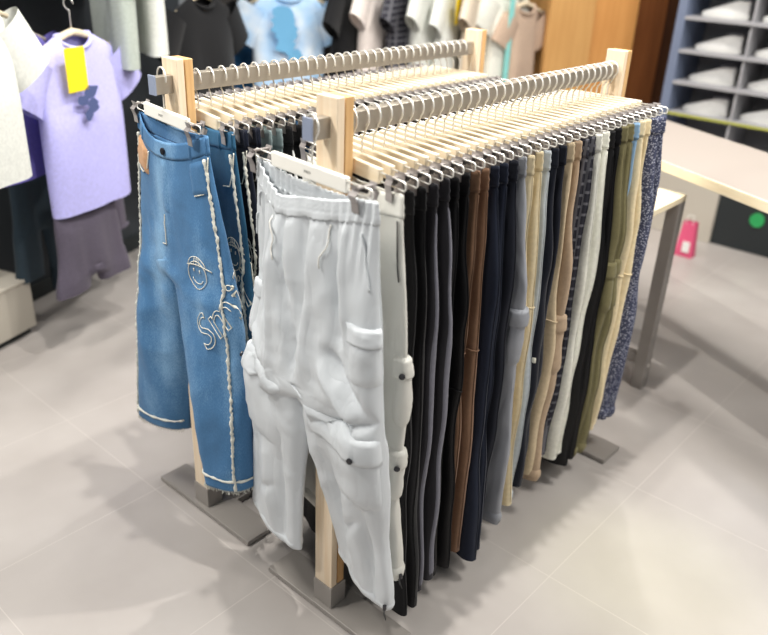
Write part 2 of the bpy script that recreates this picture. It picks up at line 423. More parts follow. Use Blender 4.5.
    def line(s, pts, r, mat, parent, name, jitter=0, n=5, off=.002, label=None, step=.006):
        """tube on the surface through (leg, u, d) points"""
        m = MB(); Q = []
        for (l0, u0, d0), (l1, u1, d1) in zip(pts, pts[1:]):
            ns = max(1, int(abs(d1-d0)/step+abs(u1-u0)*.25/step))
            for k in range(ns): Q.append((l0, lerp(u0, u1, k/ns), lerp(d0, d1, k/ns)))
        Q.append(pts[-1]); rr = random.Random(int(s.seed*10))
        P = [s.at(l, u, d, off)+Vector((rr.uniform(-1,1), rr.uniform(-1,1), 0))*jitter for l, u, d in Q]
        rad = [r*(1+(rr.uniform(-.45, .6) if jitter else 0)) for _ in P]
        m.tube(P, rad, n); return m.build(name, mat, parent, smooth=True, label=label)

def drawstring(T, parent, d0, mat, l=.16, u=.12):
    for lg, uu, ll in ((1, u, l), (-1, u, l*.9)):
        m = MB(); P = []
        for k in range(9):
            d = d0+ll*k/8; P.append(T.at(lg, uu*(1-.25*k/8), d, .004)+Vector((0, .004*math.sin(k*1.3), 0)))
        m.tube(P, .0017, 5)
        m.build('drawstring', mat, parent, smooth=True)
def toggle(T, parent, leg, u):
    p = T.at(leg, u, T.L-.012, .004); n = T.nrm(leg, u, T.L-.02)
    m = MB(); m.tube([p+n*.001, p+n*.003+Vector((0,0,-.012)), p+n*.006+Vector((0,.006*leg,-.024)), p+n*.003+Vector((0,-.002*leg,-.018)), p+n*.002+Vector((0,-.006*leg,-.004))], .0012, 5)
    c = m.build('hem_cord', M['cord'], parent, smooth=True)
    m = MB(); m.cyl(p+n*.004+Vector((0,0,.002)), p+n*.004+Vector((0,0,.012)), .0045, 10); m.build('cord_stopper', M['button'], c)
def cargo(T, root, mat, leg, u0, u1, d0, d1, btn, puff=.014, flap=.055, side=False):
    pk = T.patch(leg, u0, u1, d0+.012, d1, mat, root, 'cargo_pocket', .004, puff)
    fl = T.patch(leg, u0-.015, u1+.015, d0, d0+flap, mat, pk, 'flap', .0045+puff*.5, puff*.5, flare=puff*.9)
    if btn: T.knob(leg, lerp(u0, u1, btn), d0+flap*.72, .0068, M['button'], fl, off=.0065+puff*1.9)
    return pk

YAW = R(8)
def place(root, x, y, z, yaw=YAW, tilt=0):
    root.location = (x, y, z); root.rotation_euler = (tilt, 0, -yaw)

# --- the white cargo trousers in front of the near rack
CREASES = [(.064,.05,.024,.40,.011,.020), (.10,.05,.150,.33,.010,.014), (.088,.06,.10,.48,.018,-.012), (-.02,.05,.015,.42,.010,.014), (-.05,.06,-.02,.40,.020,-.012),
 (-.10,.05,-.123,.29,.011,.015), (-.134,.06,-.150,.30,.016,-.011), (.155,.06,.185,.30,.012,.010), (.035,.06,.04,.40,.014,-.010), (-.10,.33,-.22,.43,.011,.017), (-.09,.37,-.20,.47,.014,-.012),
 (-.076,.50,-.25,.43,.010,.014), (.222,.42,.12,.46,.010,.013), (.20,.36,.13,.44,.014,-.010), (.20,.45,.10,.53,.010,.012),
 (.15,.70,.135,.93,.022,-.012), (.085,.62,.10,.92,.014,.012), (.21,.68,.24,.90,.014,.010), (-.12,.68,-.13,.90,.020,-.012), (-.185,.68,-.19,.93,.014,.014), (-.06,.58,-.09,.88,.014,.010),
 (-.16,.72,-.10,.80,.010,.008), (.13,.78,.20,.84,.010,.008)]
def white_front():
    z0 = 1.150
    T = Trousers(3, L=.945, dc=.44, mid=0.0,
        outer=([(0,.194),(.05,.198),(.25,.210),(.40,.232),(.50,.252),(.58,.250),(.77,.284),(.945,.312)],
               [(0,-.198),(.05,-.203),(.24,-.222),(.50,-.234),(.68,-.235),(.80,-.234),(.945,-.230)]),
        innerL=[(.44,.03),(.58,.022),(.70,.040),(.82,.047),(.945,.053)], innerR=[(.44,.03),(.58,.036),(.70,.014),(.82,.0),(.945,-.012)],
        th=[(0,.010),(.06,.015),(.2,.032),(.42,.052),(.65,.046),(.945,.030)], fold=.013, crinkle=.0038, crz=(.34,.60), creases=CREASES,
        sagF=.045, sagB=.016, bulge=.016, gather=.0035, twist=(.13,.16), toff=(.008,.052), wob=.007, freq=9, back=.42,
        sagT=[(-.2,-.002),(-.15,.004),(-.087,.018),(.0,.032),(.06,.046),(.085,.049),(.12,.036),(.17,.014),(.2,.004)])
    t = thing('cargo_trousers', 'white nylon cargo trousers facing the camera, hanging outside the near post', 'trousers', (0,0,0))
    T.body(80, 160, .038, M['white'], t, solid=.0012, nin=6)
    T.waistband(80, .043, M['white'], t, over=.002, extra_rows=8, rib=.0008)
    drawstring(T, t, .05, M['cord_w'], .10)
    # lower pockets
    cargo(T, t, M['white'], -1, .16, .48, .475, .66, .62, .006, .062)
    cargo(T, t, M['white'], 1, .14, .48, .44, .66, .82, .005, .060)
    # upper pockets
    cargo(T, t, M['white'], -1, .24, .50, .235, .36, .0, .005, .04)
    cargo(T, t, M['white'], 1, .28, .48, .27, .40, .0, .003, .04)
    for lg in (-1, 1):
        T.line([(lg, .30, .052), (lg, .34, .10), (lg, .40, .165)], .0022, M['white'], t, 'slash_pocket', off=.002)
        T.patch(lg, 0, .999, .925, .944, M['white'], t, 'hem', .002, 0, nu=40, nd=3)
        toggle(T, t, lg, .44)
    T.knob(-1, .45, .262, .006, M['button'], t, 'eyelet')
    place(t, -.036, BAR_Y, z0, R(8), R(-1.2)); return t
white_front()

# --- rack trousers: seen edge-on
def yaw_at(x): return R(lerp(13, -3, min(1, max(0, x/1.15))))
def rack_trousers(kind, label, group, seed, x, base, y0, m1, z0=1.142, L=1.0, hw=.178, leg_w=.20, detail=(), yaw=YAW, fold=.008, thick=.0185, crinkle=0, elastic=True, lo=28, wmat=None, name='trousers', lw=None):
    rr = random.Random(seed); lw = lw or (hw, leg_w, leg_w+.012); j = rr.uniform(-.006, .010); lw = (lw[0], lw[1]+j, lw[2]+j+rr.uniform(-.01,.014)); yaw = yaw_at(x) if yaw == YAW else yaw
    T = Trousers(seed, L=L, dc=.31, mid=.004,
        outer=([(0,hw-.004),(.05,hw),(.3,lw[1]),(L,lw[2])], [(0,-hw+.004),(.05,-hw),(.3,-lw[1]),(L*.65,-lw[1]-.004),(L,-lw[2])]),
        innerL=[(.31,.008),(L,.03)], innerR=[(.31,0),(L,-.03)],
        th=[(0,.0070),(.04,.0105),(.14,thick),(.5,thick*1.08),(L,thick*1.2)], fold=fold, crinkle=crinkle, crz=(.4,.75), sagF=.014, sagB=.012, bulge=.002,
        gather=.0015, wob=.0075, freq=10, lean=rr.uniform(-.012, .012), twist=(rr.uniform(-.03,.03),)*2)
    t = thing(name, label, 'trousers', (0,0,0), 0, group)
    T.body(lo, 56, .04, m1, t, nin=3)
    T.waistband(lo, .045, wmat or m1, t, elastic=elastic)
    for dt in detail:
        k = dt[0]
        if k == 'cargo': cargo(T, t, m1, -1, .36, .62, dt[1], dt[2], dt[3] if len(dt) > 3 else 0, .005, .05)
        if k == 'stripe': T.patch(-1, .46, .56, .05, L-.01, dt[1], t, 'side_stripe', .0016, 0, nu=4, nd=50)
        if k == 'string': drawstring(T, t, .045, dt[1], .15, .3)
        if k == 'hem': T.patch(-1, .0, .999, L-.04, L-.002, m1, t, 'cuff', .003, .002, nu=26, nd=4); T.patch(1, .0, .999, L-.04, L-.002, m1, t, 'cuff', .003, .002, nu=26, nd=4)
        if k == 'toggle': toggle(T, t, -1, .5)
        if k == 'sidecord':
            m = MB(); m.tube([T.at(-1, .40, .05+.012*q, .003) for q in range(11)], .0016, 5); m.build('side_cord', M['cord'], t, smooth=True)
        if k == 'knee': T.line([(-1, .32, dt[1]), (-1, .66, dt[1]+.012)], .0022, m1, t, 'knee_seam', off=.001)
        if k == 'seam': T.line([(-1, .5, .05), (-1, .5, L-.01)], .0012, m1, t, 'side_seam', off=.001, step=.02)
        if k == 'label': T.patch(-1, .40, .46, dt[1], dt[1]+.02, dt[2], t, 'woven_label', .002, 0, nu=4, nd=4)
    place(t, x, y0+BAR_Y+.002, z0+rr.uniform(-.003, .003), yaw+R(rr.uniform(-.8, .8))); return t

A0, AP = .068, .0337
stylesA = [
 # (count, key, phrase, materials, kwargs)
 (1, 'off-white nylon cargo trousers with a dark side cord, just inside the near post', 'white2', dict(L=.92, thick=.02, crinkle=.006, hw=.182, leg_w=.205, detail=(('sidecord',), ('cargo', .33, .50, .4), ('cargo', .56, .70, .4), ('hem',), ('toggle',)), name='cargo_trousers')),
 (2, 'plain black jogging trousers right behind the off-white cargo trousers', 'black', dict(L=1.05, hw=.176, leg_w=.20, lw=(.176,.20,.222), name='jogging_trousers', detail=(('seam',),))),
 (2, 'black track trousers with a grey side stripe', 'char', dict(L=1.03, detail=(('stripe', M['stripe']),), name='track_trousers')),
 (2, 'black loose trousers hanging just before the brown pair', 'black2', dict(L=1.04, lw=(.178,.198,.20), detail=(('knee', .5), ('seam',)), name='loose_trousers')),
 (2, 'brown cotton trousers with a gathered waist', 'brown', dict(L=1.03, lw=(.178,.19,.185), crinkle=.003, detail=(('knee', .42), ('seam',)), name='gathered_trousers')),
 (2, 'navy jogging trousers right after the brown pair', 'navy', dict(L=1.06, lw=(.18,.20,.215), detail=(('seam',),), name='jogging_trousers')),
 (1, 'inky navy wide trousers right before the crinkled grey pair', 'navy2', dict(L=1.05, lw=(.176,.196,.20), detail=(('seam',),), name='wide_trousers')),
 (1, 'crinkled slate grey nylon cargo trousers', 'grey', dict(L=1.02, thick=.019, crinkle=.007, lw=(.178,.205,.20), detail=(('cargo', .36, .52), ('hem',)), name='cargo_trousers')),
 (2, 'ruched cream trousers between the slate grey and pale grey pairs', 'cream', dict(L=1.0, detail=(('knee', .38), ('seam',)), lw=(.178,.196,.195), crinkle=.003, name='ruched_trousers')),
 (1, 'pale grey jersey trousers with a ribbed waistband', 'pale', dict(L=1.0, lw=(.18,.198,.195), detail=(('seam',), ('hem',)), name='jersey_trousers')),
 (2, 'dark navy chinos hanging just before the tan cargo trousers', 'navy2', dict(L=.98, lw=(.176,.19,.188), elastic=False, detail=(('label', .55, M['thread']),), name='chinos')),
 (1, 'sand coloured trousers hanging between navy and tan pairs', 'beige', dict(L=.98, lw=(.174,.188,.186), detail=(('knee', .47),), name='casual_trousers')),
 (1, 'tan cargo trousers with flapped knee pockets', 'tan', dict(L=1.0, lw=(.178,.198,.205), thick=.018, crinkle=.004, detail=(('cargo', .46, .64), ('hem',)), name='cargo_trousers')),
 (2, 'charcoal checked trousers', 'plaid', dict(L=.96, lw=(.176,.19,.184), name='checked_trousers', detail=(('seam',),))),
 (2, 'ivory jersey trousers with a ribbed waist beside the checked pair', 'offw', dict(L=1.0, lw=(.178,.19,.182), name='jersey_trousers', detail=(('seam',),))),
 (2, 'black nylon trousers between the ivory and olive pairs', 'black2', dict(L=1.05, lw=(.178,.196,.19), crinkle=.004, name='nylon_trousers', detail=(('seam',),))),
 (2, 'olive green cargo trousers with side pockets', 'olive', dict(L=1.06, lw=(.178,.196,.192), thick=.017, detail=(('cargo', .38, .54), ('seam',), ('hem',)), name='cargo_trousers')),
 (1, 'sky blue trousers, a sliver between olive and butter yellow pairs', 'sky', dict(L=.92, lw=(.168,.178,.17), name='casual_trousers')),
 (2, 'butter yellow trousers with a knee seam', 'butter', dict(L=1.0, lw=(.18,.196,.185), thick=.018, detail=(('knee', .45), ('string', M['cord_w'])), name='casual_trousers')),
 (2, 'speckled navy trousers at the far end of the near rack', 'dots', dict(L=.99, hw=.19, lw=(.19,.212,.205), thick=.022, detail=(('string', M['cord_w']), ('hem',)), name='speckled_trousers')),
]
order = {1: [''], 2: [', the nearer of the two', ', the farther of the two']}
hangerA = make_hanger(1, 'hanger', 'wooden trouser hangers on the near rail')
slotsA = []; i = 0
for cnt, phrase, key, kw in stylesA:
    for q in range(cnt):
        x = A0+AP*i
        g = 'trousers on the near rack'
        rack_trousers(key, phrase+order[cnt][q], g, 11+i, x, 0, 0, M[key], **kw)
        slotsA.append((x, phrase+order[cnt][q])); i += 1
NA = i
# front hanger on the rail stub + one per pair
def put_hanger(proto, first, x, y0, label, z=0, yaw=YAW, tilt=R(-2)):
    h = proto if first else copy_tree(proto); h['label'] = label
    h.location = (x, y0+BAR_Y, ZS+z); h.rotation_euler = (0, 0, -yaw_at(x)+R(rnd.uniform(-.8,.8)))
    return h
def short(p):
    """first words of the trousers phrase, to keep hanger labels within 16 words"""
    tail = ''
    for k, v in ((', the nearer of the two', ' (nearer pair)'), (', the farther of the two', ' (farther pair)')):
        if p.endswith(k): p = p[:-len(k)]; tail = v
    return ' '.join(p.split()[:10])+tail
for k, (x, p) in enumerate(slotsA):
    put_hanger(hangerA, k == 0, x, 0, 'wooden clip hanger of '+short(p), yaw=YAW+R(rnd.uniform(-.8,.8)))
fh = make_hanger(1, 'white-faced wooden clip hanger with black print holding the front white cargo trousers', 'wooden trouser hangers on the near rail', mark=True, wl=(.137,-.112), loops=(.066,.070), clips=(.186,-.157), jaw=2.6)
fh.location = (-.036, BAR_Y, ZS); fh.rotation_euler = (R(-1.2), 0, -R(8))

# ------------------------------------------------------------------ jeans
def jeans(label, x, y, z0, md, mt, yaw=R(8), front=True, seed=5, group=None, hi=True, embroider=True, narrow=0):
    if front:
        T = Trousers(seed, L=.905, dc=.34, mid=0.0,
            outer=([(0,.122),(.05,.128),(.2,.152),(.36,.164),(.55,.180),(.75,.204),(.905,.222)],
                   [(0,-.184),(.05,-.190),(.22,-.230),(.46,-.272),(.70,-.288),(.905,-.288)]),
            innerL=[(.34,.0),(.5,.0),(.7,.022),(.905,.06)], innerR=[(.34,.0),(.5,-.065),(.7,-.140),(.905,-.185)],
            th=[(0,.008),(.05,.010),(.2,.018),(.4,.032),(.65,.040),(.905,.042)], fold=.012, crinkle=.003, crz=(.36,.5),
            sagF=.042, sagB=.012, bulge=.014, gather=0, twist=(-.35,-.42), toff=(.0,-.02), wob=.003, freq=8)
    else:
        T = Trousers(seed, L=.93, dc=.31, mid=0.0,
            outer=([(0,.165),(.05,.170),(.3,.20),(.93,.25)], [(0,-.178),(.05,-.184),(.22,-.225),(.46,-.258),(.70,-.275),(.93,-.285)]),
            innerL=[(.31,.0),(.93,.04)], innerR=[(.31,.0),(.93,-.04)],
            th=[(0,.0075),(.05,.011),(.2,.015),(.93,.018)], fold=.005, sagF=.012, sagB=.01, bulge=.004, gather=0, wob=.003, freq=8)
    t = thing('jeans', label, 'jeans', (0,0,0), 0, group)
    T.body(56 if hi else 30, 110 if hi else 60, .038, md, t, solid=.0014 if hi else 0)
    T.waistband(56 if hi else 30, .04, md, t, elastic=False, over=.002)
    # frayed outseams on both front panels
    for lg, f in ((-1, .375), (1, .44)):
        T.line([(lg, f, .05), (lg, f, .35), (lg, f-.012, .6), (lg, f-.005, T.L-.005)], .0034, M['fray'], t, 'frayed_seam', jitter=.0014, n=6, off=.003)
        T.line([(lg, 0, T.L-.035), (lg, .5, T.L-.032), (lg, .98, T.L-.035)], .0030, M['fray'], t, 'frayed_hem', jitter=.0012, n=6, off=.002)
        if front:
            # worn hem fringe
            m = MB(); rr = random.Random(4+lg)
            for k in range(90):
                u = k/90; p = T.at(lg, u, T.L-.003, .001); m.tube([p, p+Vector((rr.uniform(-.003,.003), rr.uniform(-.003,.003), -.006-rr.random()*.007))], .0009, 3)
            m.build('hem_fringe', M['fray'], t)
        T.line([(lg, .455, .046), (lg, .30, .125), (lg, .22, .128)] if lg < 0 else [(lg, .10, .046), (lg, .14, .10), (lg, .24, .132), (lg, .34, .132), (lg, .46, .10)], .0016, M['thread'], t, 'pocket_stitching', off=.0025)
        for uu in (.22, .42, .72):
            T.patch(lg, uu-.012, uu+.012, -.001, .046, md, t, 'belt_loop', .005, 0, nu=3, nd=6)
    if front:
        T.patch(1, .13, .38, .048, .125, M['lining'], t, 'pocket_lining', .004, .004)
        m = T.patch(-1, .0, .04, .042, .20, md, t, 'fly', .003, 0, nu=4, nd=14)
        T.knob(-1, .03, .022, .0085, M['brass'], t, 'waist_button', off=.006)
        T.patch(-1, .20, .37, .048, .13, md, t, 'front_pocket', .004, .003)
        T.line([(-1, .01, .205), (1, .01, .30)], .0014, M['thread'], t, 'fly_stitching', off=.002)
    if embroider:
        # outlined smiling face with a cap and the word running up the leg
        def S(y, z):  # local (s, depth) -> on the right leg's front, wrapping round the outseam
            d = -z; lg = -1; e = T.out(lg, .5, d).y
            if y <= e+.001: u = .5+min(.45, (e-y)*3.2)
            else: u = T.u_of_s(lg, y, d)
            return T.at(lg, u, d, .0022)
        fy, fz = (-.150, -.335) if front else (-.175, -.30)
        m = MB(); n = 26
        m.tube([S(fy+.034*math.cos(2*PI*k/n), fz+.036*math.sin(2*PI*k/n)) for k in range(n)], .0011, 5, closed=True)
        m.tube([S(fy-.02*math.cos(PI*(.05+.9*k/9)), fz-.008-.015*math.sin(PI*(.05+.9*k/9))) for k in range(10)], .0011, 5)
        for e in (-.011, .011): m.tube([S(fy+e, fz+.008), S(fy+e, fz+.016)], .0016, 5)
        m.tube([S(fy+.032*math.cos(PI*k/10), fz+.022+.026*math.sin(PI*k/10)) for k in range(11)], .0011, 5)
        m.tube([S(fy-.050+.085*k/10, fz+.020+.008*math.sin(PI*k/10)) for k in range(11)], .0013, 5)
        for q in (-.4, 0, .4): m.tube([S(fy+.028*q, fz+.024), S(fy+.018*q, fz+.046)], .0009, 5)
        m.build('embroidered_face', mt, t, smooth=True)
        vs, fs = text_mesh('Smiley', .118, 'NONE', .0012, .25, .98)
        th = R(53); s0, z0t = (-.200, -.520) if front else (-.15, -.53)
        m = MB(); m.add([S(s0-(px*math.cos(th)-py*math.sin(th)), z0t+px*math.sin(th)+py*math.cos(th))+Vector((-pz, 0, 0)) for px, py, pz in vs], fs)
        m.build('embroidered_word', mt, t, smooth=True)
    place(t, x, y, z0, yaw); return t
YB = BY+BAR_Y
jeans('mid blue wide jeans facing the camera, outside the far rack post, with frayed white seams', .0, YB, 1.160, M['denim'], M['thread'], yaw=R(5))
hB = make_hanger(-1, 'white-faced wooden clip hanger with black print holding the front blue jeans', 'wooden trouser hangers on the far rail', mark=True, wl=(.100,-.118), loops=(.050,.055), clips=(.126,-.150), jaw=2.2)
hB.location = (.0, YB, ZS+.012); hB.rotation_euler = (0, 0, -R(8))
jeans('teal blue wide jeans with frayed white seams, first inside the far rack post', BX+.075, YB, 1.155, M['denim_teal'], M['thread'], yaw=R(11), front=False, seed=21, group='jeans on the far rack', hi=False)
jeans('dark navy jeans with frayed white seams, next after the teal blue pair', BX+.113, YB, 1.155, M['denim_dark'], M['thread_w'], yaw=R(11), front=False, seed=22, group='jeans on the far rack', hi=False)
jeans('dark navy jeans with frayed white seams, just before the sage grey joggers', BX+.150, YB, 1.155, M['denim_dark'], M['thread_w'], yaw=R(11), front=False, seed=23, group='jeans on the far rack', hi=False)
hangerB = make_hanger(-1, 'hanger', 'wooden trouser hangers on the far rail')
slotsB = [(BX+.075, 'teal blue jeans'), (BX+.113, 'dark navy jeans next to the teal pair'), (BX+.150, 'dark navy jeans next to sage grey joggers')]
lst = [('joggrey', 'sage grey joggers on the far rack, the nearer of the two', 'joggers', dict(L=.95)), ('joggrey', 'sage grey joggers on the far rack, the farther of the two', 'joggers', dict(L=.95)),
       ('black', 'black trousers with a white side stripe, right after the sage grey joggers', 'track_trousers', dict(detail=(('stripe', M['thread_w']),))),
       ('black', 'black trousers with a white side stripe, right before the faded blue jeans', 'track_trousers', dict(detail=(('stripe', M['thread_w']),))),
       ('jeanbg', 'faded blue straight jeans on the far rack behind the near rail stub', 'straight_jeans', dict(elastic=False))]
x = BX+.185
for n, (key, lab, nm, kw) in enumerate(lst):
    rack_trousers(key, lab, 'trousers on the far rack', 60+n, x, 0, BY, M[key], name=nm, lo=22, **kw); slotsB.append((x, lab)); x += .0335
words = ['first','second','third','fourth','fifth','sixth','seventh','eighth','ninth','tenth','eleventh','twelfth','thirteenth','fourteenth','fifteenth','sixteenth','seventeenth','eighteenth','nineteenth','twentieth','twenty-first','twenty-second','twenty-third','twenty-fourth','twenty-fifth']
xs = []
while x < BX+1.155: xs.append(x); x += .0335
proto = {}
for n, xx in enumerate(xs):
    k = len(xs)-1-n; dk = 'black' if n % 3 else 'navy2'
    lab = f'{"black" if dk == "black" else "ink navy"} trousers on the far rack, {words[k]} pair from its rear post'
    if dk not in proto:
        o = rack_trousers(dk, lab, 'trousers on the far rack', 80+n, xx, 0, BY, M[dk], name='trousers', lo=22, L=.98); proto[dk] = o
    else:
        o = copy_tree(proto[dk]); o['label'] = lab; o.location.x = xx; o.rotation_euler.z = -yaw_at(xx)+R(rnd.uniform(-.8,.8))
    slotsB.append((xx, f'{"black" if dk == "black" else "ink navy"} trousers, {words[k]} from rear post of far rack'))
for k, (xx, p) in enumerate(slotsB):
    put_hanger(hangerB, k == 0, xx, BY, 'wooden clip hanger of '+' '.join(short(p).split()[:12]), yaw=YAW+R(rnd.uniform(-1,1)))

# ------------------------------------------------------------------ room
m = MB(); m.box(-4, 7, -4, 6, -.05, 0); struct(m.build('floor', M['floor']))
def wall(name, a, b, mt, h=3.0, th=.08):
    a, b = Vector((*a, 0)), Vector((*b, 0)); d = b-a; L = d.length; ang = math.atan2(d.y, d.x)
    m = MB(); m.box(0, L, 0, th, 0, h); return struct(m.build(name, mt, loc=a, rotz=ang))
W1a = Vector((-2.6, .98)); dW1 = Vector((math.cos(R(20)), math.sin(R(20))))
W1b = W1a+dW1*4.5; nW1 = Vector((dW1.y, -dW1.x))
wall('wall_left', W1a-nW1*.22, W1b-nW1*.22, M['wallw'])
W2b = Vector((4.35, 1.15)); wall('wall_back', W1b, W2b, M['wallb'])
wall('wall_right', W2b, Vector((4.05, -3.5)), M['wallg'])
def trim(name, a, b, mt):
    a, b = Vector((*a, 0)), Vector((*b, 0)); d = b-a; ang = math.atan2(d.y, d.x)
    m = MB(); m.box(0, d.length, -.012, 0, 0, .08); return struct(m.build(name, mt, loc=a, rotz=ang, bevel=.002))
trim('baseboard_left', W1a-nW1*.22, W1b-nW1*.22, M['darkcab'])
trim('baseboard_back', W1b, W2b, M['darkcab'])

# ------------------------------------------------------------------ shirts on the wall rails
def tee(name, label, loc, yaw, mt, w=.46, L=.62, sleeve=.16, seed=1, group='shirts on the wall rails', graphic=None, tagc=None, band=None, sl_mat=None, long=False):
    """front faces local -y; origin at the neck, hung from a shirt hanger"""
    t = thing(name, label, 'shirt', loc, yaw, group); P = []; n = 22; hw = w/2
    def half(d): return interp([(0, .085), (.012, .11), (.055, hw*.93), (.16, hw*.97), (L, hw*1.02)], d)
    for i in range(25):
        d = L*(i/24)**1.15; row = []; b = half(d)
        for k in range(2*n):
            a = 2*PI*k/(2*n); ca, sa = math.cos(a), math.sin(a); x = b*math.copysign(abs(ca)**.7, ca)
            th = interp([(0,.02),(.06,.03),(.3,.055),(L,.05)], d); f = .014*noise.noise(Vector((x*9+seed, d*1.8, seed*3.1+(sa > 0))))*sm(.05,.3,d)
            zz = -d-(.045*max(0, 1-(x/.085)**2)*(1-sm(0,.1,d)) if sa < 0 and abs(x) < .085 else 0)
            row.append(Vector((x, th*math.copysign(abs(sa)**.8, sa)+f, zz)))
        P.append(row)
    m = MB(); m.grid(P, cyc=True); m.build('body', mt, t, smooth=True)
    for sg in (-1, 1):
        Q = []; sl = sleeve
        for i in range(9):
            f = i/8; cx = sg*(hw*.88+sl*.62*f); cz = -.075-sl*1.0*f; r1, r2 = lerp(.085, .092, f), lerp(.035, .03, f); dirv = Vector((sg*.62, 0, -1)).normalized(); side = Vector((dirv.z*-sg, 0, dirv.x*sg)).normalized()
            Q.append([Vector((cx, 0, cz))+side*r1*math.cos(2*PI*k/14)+Vector((0, r2*math.sin(2*PI*k/14), 0)) for k in range(14)])
        m = MB(); m.grid(Q, cyc=True); m.build('sleeve', sl_mat or mt, t, smooth=True)
    m = MB(); m.tube([(.085*math.cos(2*PI*k/20), (.022 if math.sin(2*PI*k/20) > 0 else .034)*math.sin(2*PI*k/20), -.0-.045*max(0, -math.sin(2*PI*k/20))) for k in range(20)], .007, 6, closed=True); m.build('collar', mt, t, smooth=True)
    if tagc:
        m = MB(); m.box(-.135, -.035, -.078, -.075, -.18, -.03); m.build('price_tag', tagc, t, bevel=.001)
    if graphic:
        m = MB(); rr = random.Random(seed)
        gm, gw, gd0, gd1 = graphic[:4]; gx = graphic[4] if len(graphic) > 4 else 0
        for k in range(5):
            cx, cz, q = rr.uniform(-gw*.5, gw*.5)+gx, -lerp(gd0, gd1, k/4), gw*rr.uniform(.35,.6)
            pts = [Vector((cx+q*math.cos(a*PI/5)*rr.uniform(.5,1), -.078-.0005*k, cz+q*.6*math.sin(a*PI/5)*rr.uniform(.5,1))) for a in range(10)]
            m.add(pts, [tuple(range(10))]); 
        m.build('chest_print', gm, t)
    if band:
        m = MB(); m.box(-hw*.4, -hw*.05, -.079, -.073, -L*.98, -.05); m.build('colour_panel', band, t, bevel=.002)
    return t
def shirt_hanger(label, loc, yaw, zr=.13):
    t = thing('shirt_hanger', label, 'hanger', loc, yaw, 'shirt hangers on the wall rails')
    m = MB(); m.tube([(-.19, 0, -.055), (-.12, 0, -.028), (-.04, 0, .0), (0, 0, .008), (.04, 0, .0), (.12, 0, -.028), (.19, 0, -.055)], [.008,.010,.013,.014,.013,.010,.008], 10); m.build('shoulder_bar', M['slat'], t, smooth=True)
    zc = zr-.028; pts = [(0,0,.01), (0,0,zc-.03)]+[(.0, .021*math.cos(R(a)), zc+.021*math.sin(R(a))) for a in range(-90, 181, 30)]
    m = MB(); m.tube(pts, .002, 6); m.build('hook', M['chrome'], t, smooth=True); return t
def hang_tee(name, label, x, y, z, yaw, mt, **kw):
    short_l = kw.pop('hl')
    tee(name, label, (x, y, z), yaw, mt, **kw); shirt_hanger(short_l, (x, y, z), yaw)
def rail_bar(label, a, b, wallv, z):
    t = thing('garment_rail', label, 'rail', (a[0], a[1], z), 0, 'garment rails on the walls')
    A = Vector((0,0,0)); B = Vector((b[0]-a[0], b[1]-a[1], 0)); m = MB(); m.cyl(A, B, .0125, 12); m.build('bar', M['rail'], t, smooth=True)
    for f in (.06, .5, .94):
        p = A.lerp(B, f); m = MB(); m.tube([p+Vector((0,0,-.012)), p+Vector((wallv[0], wallv[1], -.012))], .011, 8); m.build('bracket', M['rail'], t, smooth=True)
    return t
dW2 = (W2b-W1b).normalized(); nW2 = Vector((dW2.y, -dW2.x))
def w1(q, off): p = W1a+dW1*q+nW1*off; return p.x, p.y
def w2(q, off): p = W1b+dW2*q+nW2*off; return p.x, p.y
Y1, Y2 = R(20), math.atan2(dW2.y, dW2.x)
# left wall
hang_tee('shirt', 'lilac T-shirt with a yellow tag and dark chest print, facing out on the left wall', *w1(3.11,.30), 1.205, Y1, M['lilac'], w=.42, L=.63, sleeve=.15, seed=2, graphic=(M['inkblue'], .09, .19, .27, -.065), tagc=M['yellow'], hl='pale wooden shirt hanger inside the lilac T-shirt')
hang_tee('shirt', 'violet T-shirt half hidden between the white and lilac shirts', *w1(2.93,.16), 1.23, Y1, M['violet'], w=.40, L=.52, sleeve=.15, seed=3, hl='pale wooden shirt hanger inside the violet T-shirt')
hang_tee('shirt', 'white T-shirt cut off by the left edge of the photo', *w1(2.50,.44), 1.36, Y1, M['tee_w'], w=.36, L=.54, sleeve=.16, seed=4, hl='wooden shirt hanger inside the leftmost white T-shirt')
hang_tee('shirt', 'sage grey long top hanging high on the left wall, right of the lilac shirt', *w1(3.42,.24), 1.62, Y1+R(58), M['sagegrey'], w=.34, L=.56, sleeve=.13, seed=5, hl='shirt hanger of the sage grey top above the frame')
hang_tee('shirt', 'white top hanging high between the sage top and the black shirt', *w1(3.60,.26), 1.66, Y1+R(50), M['tee_w'], w=.32, L=.57, sleeve=.13, seed=6, hl='shirt hanger of the high white top by the sage top')
hang_tee('shirt', 'black T-shirt facing out behind the front post of the far rack', *w1(3.93,.30), 1.29, Y1, M['tee_b'], w=.46, L=.66, sleeve=.16, seed=7, hl='wooden shirt hanger inside the black T-shirt')
# back wall
hang_tee('shirt', 'pale blue tie-dyed T-shirt with a blue and pink print on the back wall', *w2(.32,.26), 1.29, Y2, M['tie'], w=.38, L=.66, sleeve=.15, seed=8, graphic=(M['tieprint'], .16, .10, .30), hl='shirt hanger inside the pale blue tie-dyed T-shirt')
row = [(.64,'black long shirt, side on, right of the tie-dyed T-shirt','tee_b',None,1.34), (.78,'blush white shirt, side on, right of the black shirt on the back wall','pinkw',None,1.38), (.94,'charcoal checked shirt, side on, between two pale shirts','plaid',None,1.36),
       (1.08,'white shirt, side on, right of the charcoal checked shirt','tee_w',None,1.37), (1.21,'white shirt with a yellow tag, side on, on the back wall','tee_w','tag',1.33), (1.38,'oat coloured shirt, side on, behind the far rack rear post','beigetee',None,1.36),
       (1.55,'ivory shirt with an aqua panel, right of the far rack rear post','offw','aqua',1.33), (1.68,'taupe T-shirt, last on the back wall before the wooden panels','tantee',None,1.24)]
